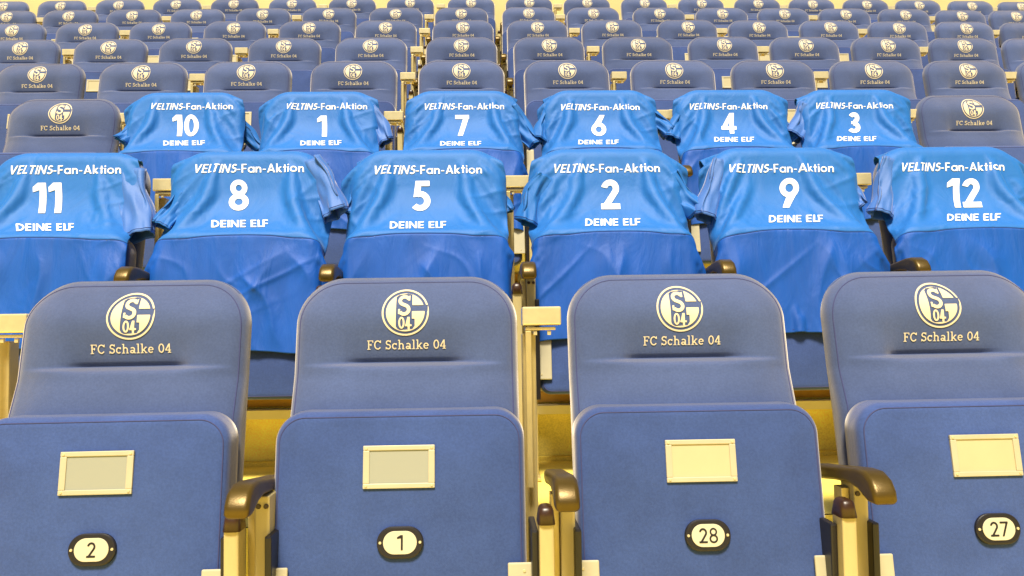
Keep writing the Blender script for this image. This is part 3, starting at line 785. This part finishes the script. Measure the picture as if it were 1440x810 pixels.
# where each shirt's print sits: title centre, number centre, lower line (photo pixels)
PRINTS = {'11': ((92, 239), (67, 279), (63, 320)), '8': ((350, 237), (336, 275), (337, 315)), '5': ((601, 239), (592, 276), (588, 317)),
          '2': ((852, 237), (858, 274), (862, 313)), '9': ((1097, 237), (1110, 272), (1120, 308)), '12': ((1338, 235), (1355, 272), (1370, 306)),
          '10': ((270, 150), (261, 177), (258, 201)), '1': ((459, 150), (453, 178), (451, 201)), '7': ((652, 150), (650, 177), (648, 202)),
          '6': ((843, 151), (842, 177), (842, 200)), '4': ((1023, 150), (1025, 174), (1033, 196)), '3': ((1200, 149), (1201, 173), (1206, 195))}
SL = {  # side, shoulder point, cuff point, width at shoulder, at cuff, depth of the tube, twist
    '11': [(1, (.165, .0, .825), (.212, -.075, .635), .08, .095, .05, .1, SLEEVE)],
    '8': [(1, (.165, .0, .850), (.238, -.055, .690), .08, .070, .05, .5, SLEEVE), (-1, (-.172, -.02, .76), (-.215, -.06, .665), .05, .055, .035, 0, YOKE)],
    '5': [(1, (.172, .01, .800), (.212, .0, .70), .06, .05, .03, 0, YOKE), (-1, (-.172, .0, .79), (-.218, -.02, .70), .05, .05, .03, 0, YOKE)],
    '2': [(-1, (-.172, -.02, .800), (-.226, -.045, .665), .06, .060, .05, .3, YOKE), (1, (.172, -.01, .80), (.245, -.04, .69), .06, .06, .04, 0, YOKE)],
    '9': [(-1, (-.165, .0, .84), (-.225, -.055, .670), .06, .065, .05, .3, SLEEVE), (1, (.172, .0, .78), (.222, -.02, .71), .05, .045, .03, 0, SLEEVE)],
    '12': [(-1, (-.165, .0, .84), (-.225, -.050, .675), .07, .065, .05, .2, SLEEVE), (1, (.172, .0, .80), (.235, -.02, .70), .05, .05, .03, 0, YOKE)],
    '10': [(-1, (-.172, -.01, .77), (-.225, -.04, .69), .06, .055, .04, 0, YOKE), (1, (.172, .0, .78), (.262, .02, .66), .06, .05, .04, .3, YOKE)],
    '1': [(1, (.172, .0, .81), (.245, -.03, .68), .06, .065, .04, .2, SLEEVE)],
    '7': [(1, (.172, .0, .81), (.262, -.03, .66), .07, .060, .04, .3, YOKE)],
    '6': [(-1, (-.172, .0, .80), (-.225, -.03, .68), .06, .065, .05, .2, YOKE), (1, (.172, .0, .79), (.262, -.02, .715), .06, .055, .04, 0, YOKE)],
    '4': [(-1, (-.172, .0, .81), (-.225, -.03, .68), .06, .065, .05, .2, YOKE), (1, (.172, .0, .77), (.235, -.01, .68), .05, .05, .04, 0, YOKE)],
    '3': [(-1, (-.172, .0, .81), (-.245, -.03, .69), .07, .080, .05, .2, SLEEVE)]}
SEAMROW = 0
for j, (k, i) in enumerate(order):
    s = SHIRT[k][i]; loc = row_pos(k, SX[k][i])
    G = Pj[j][:hemlen[j]]
    t = thing('football_shirt', f'blue football shirt printed {WORD[s]} in white figures, draped over a {"second" if k == 2 else "third"}-row seat', 'football shirt', loc, 'numbered blue shirts laid over the seats')
    # seam where the shoulder part ends, at the cushion's top edge
    zc = G[:, NX // 2, 2]; sr = int(np.argmin(np.abs(zc - .634) + 10 * (np.arange(len(zc)) < 12)))
    Gu = upsample(G, UPF); su = sr * UPF
    # loose folds: vertical ones below the seam, slight slanting ones above it, always standing off the seat
    ny_, nx_ = Gu.shape[:2]; qq = (np.arange(ny_)[:, None] - su) * DX / UPF; uu = ((np.arange(nx_) - nx_ / 2) * DX / UPF)[None, :]
    f1 = rng.random(10) * 6.28; warp = .012 * np.sin(qq * 14 + f1[0]) + .010 * np.sin(qq * 27 + uu * 18 + f1[1])
    def ridge(t, p): return (1 - np.abs(np.sin(t))) ** p
    sl_ = (rng.random(4) - .5) * .9
    m1 = sm(-.2, .8, np.sin(uu * 15 + qq * 7 + f1[4])); m2 = sm(.1, .9, np.sin(qq * 17 + uu * 11 + f1[6])); m3 = sm(.1, .9, np.sin(qq * 13 - uu * 14 + f1[8]))
    low = .013 * ridge((uu + warp + sl_[0] * qq) * 11 + f1[2], 1.8) + .008 * ridge((uu - warp * 1.4 + sl_[1] * qq) * 21 + f1[3], 2.2) * m1 \
        + .0035 * ridge((uu * .8 + qq * (.7 + sl_[2]) + warp * 2) * 31 + f1[5], 3) * m2 + .003 * ridge((uu * .7 - qq * .6 - warp * 2) * 37 + f1[8], 3) * m3
    hi_ = .0042 * ridge((uu * 1.0 + sl_[3] * 1.6 * qq + warp) * 27 + f1[7], 2.5) * sm(.03, .20, np.abs(uu)) + .0032 * ridge((uu * .5 + qq - warp) * 40 + f1[9], 3) * sm(.06, .20, np.abs(uu))
    Gu[..., 1] -= low * sm(.0, .10, qq) + hi_ * sm(-.26, -.20, qq) * (1 - sm(-.02, .03, qq))
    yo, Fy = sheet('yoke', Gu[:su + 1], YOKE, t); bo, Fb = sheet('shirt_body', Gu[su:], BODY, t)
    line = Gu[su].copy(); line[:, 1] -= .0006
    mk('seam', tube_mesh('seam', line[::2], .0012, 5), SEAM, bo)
    hem = Gu[-3].copy(); mk('hem_stitching', tube_mesh('hem_stitching', hem[::2], .0008, 4), SEAM, bo)
    bvh = BVHTree.FromPolygons([Vector(p) for p in Gu.reshape(-1, 3)], [(a * Gu.shape[1] + b, (a + 1) * Gu.shape[1] + b, (a + 1) * Gu.shape[1] + b + 1, a * Gu.shape[1] + b + 1)
                                                                        for a in range(Gu.shape[0] - 1) for b in range(Gu.shape[1] - 1)])
    for (nm_, (V2, F2), pxy, ydep) in (('lettering', title, PRINTS[s][0], -.01), ('shirt_number', nums_mesh[s], PRINTS[s][1], -.07), ('lettering', deine, PRINTS[s][2], -.13)):
        X, Z = un(pxy[0], pxy[1], loc[1] + ydep); X -= loc[0]; Z -= loc[2]
        hit = bvh.ray_cast(Vector((X, -1, Z)), Vector((0, 1, 0)))[0]
        if hit:
            X, Z = un(pxy[0], pxy[1], loc[1] + hit.y); X -= loc[0]; Z -= loc[2]
        W3 = []; ha_ = bvh.ray_cast(Vector((X, -1, Z - .02)), Vector((0, 1, 0)))[0]; hb_ = bvh.ray_cast(Vector((X, -1, Z + .02)), Vector((0, 1, 0)))[0]
        shr = ((hb_.y - ha_.y) / .04 if ha_ and hb_ else .5) * loc[0] / loc[1]
        for (a, b) in V2:
            a = a + shr * b
            p = Vector((X + a, -1, Z + b)); h, hn = bvh.ray_cast(p, Vector((0, 1, 0)))[:2]
            if h is None:
                h, hn = bvh.find_nearest(Vector((X + a, hit.y if hit else -.05, Z + b)))[:2]
            if hn.y > 0: hn = -hn
            W3.append(h + Vector((hn.x * .2, hn.y, hn.z)) * .0024)
        mk(nm_, pymesh(nm_, W3, F2), WHITE, yo)
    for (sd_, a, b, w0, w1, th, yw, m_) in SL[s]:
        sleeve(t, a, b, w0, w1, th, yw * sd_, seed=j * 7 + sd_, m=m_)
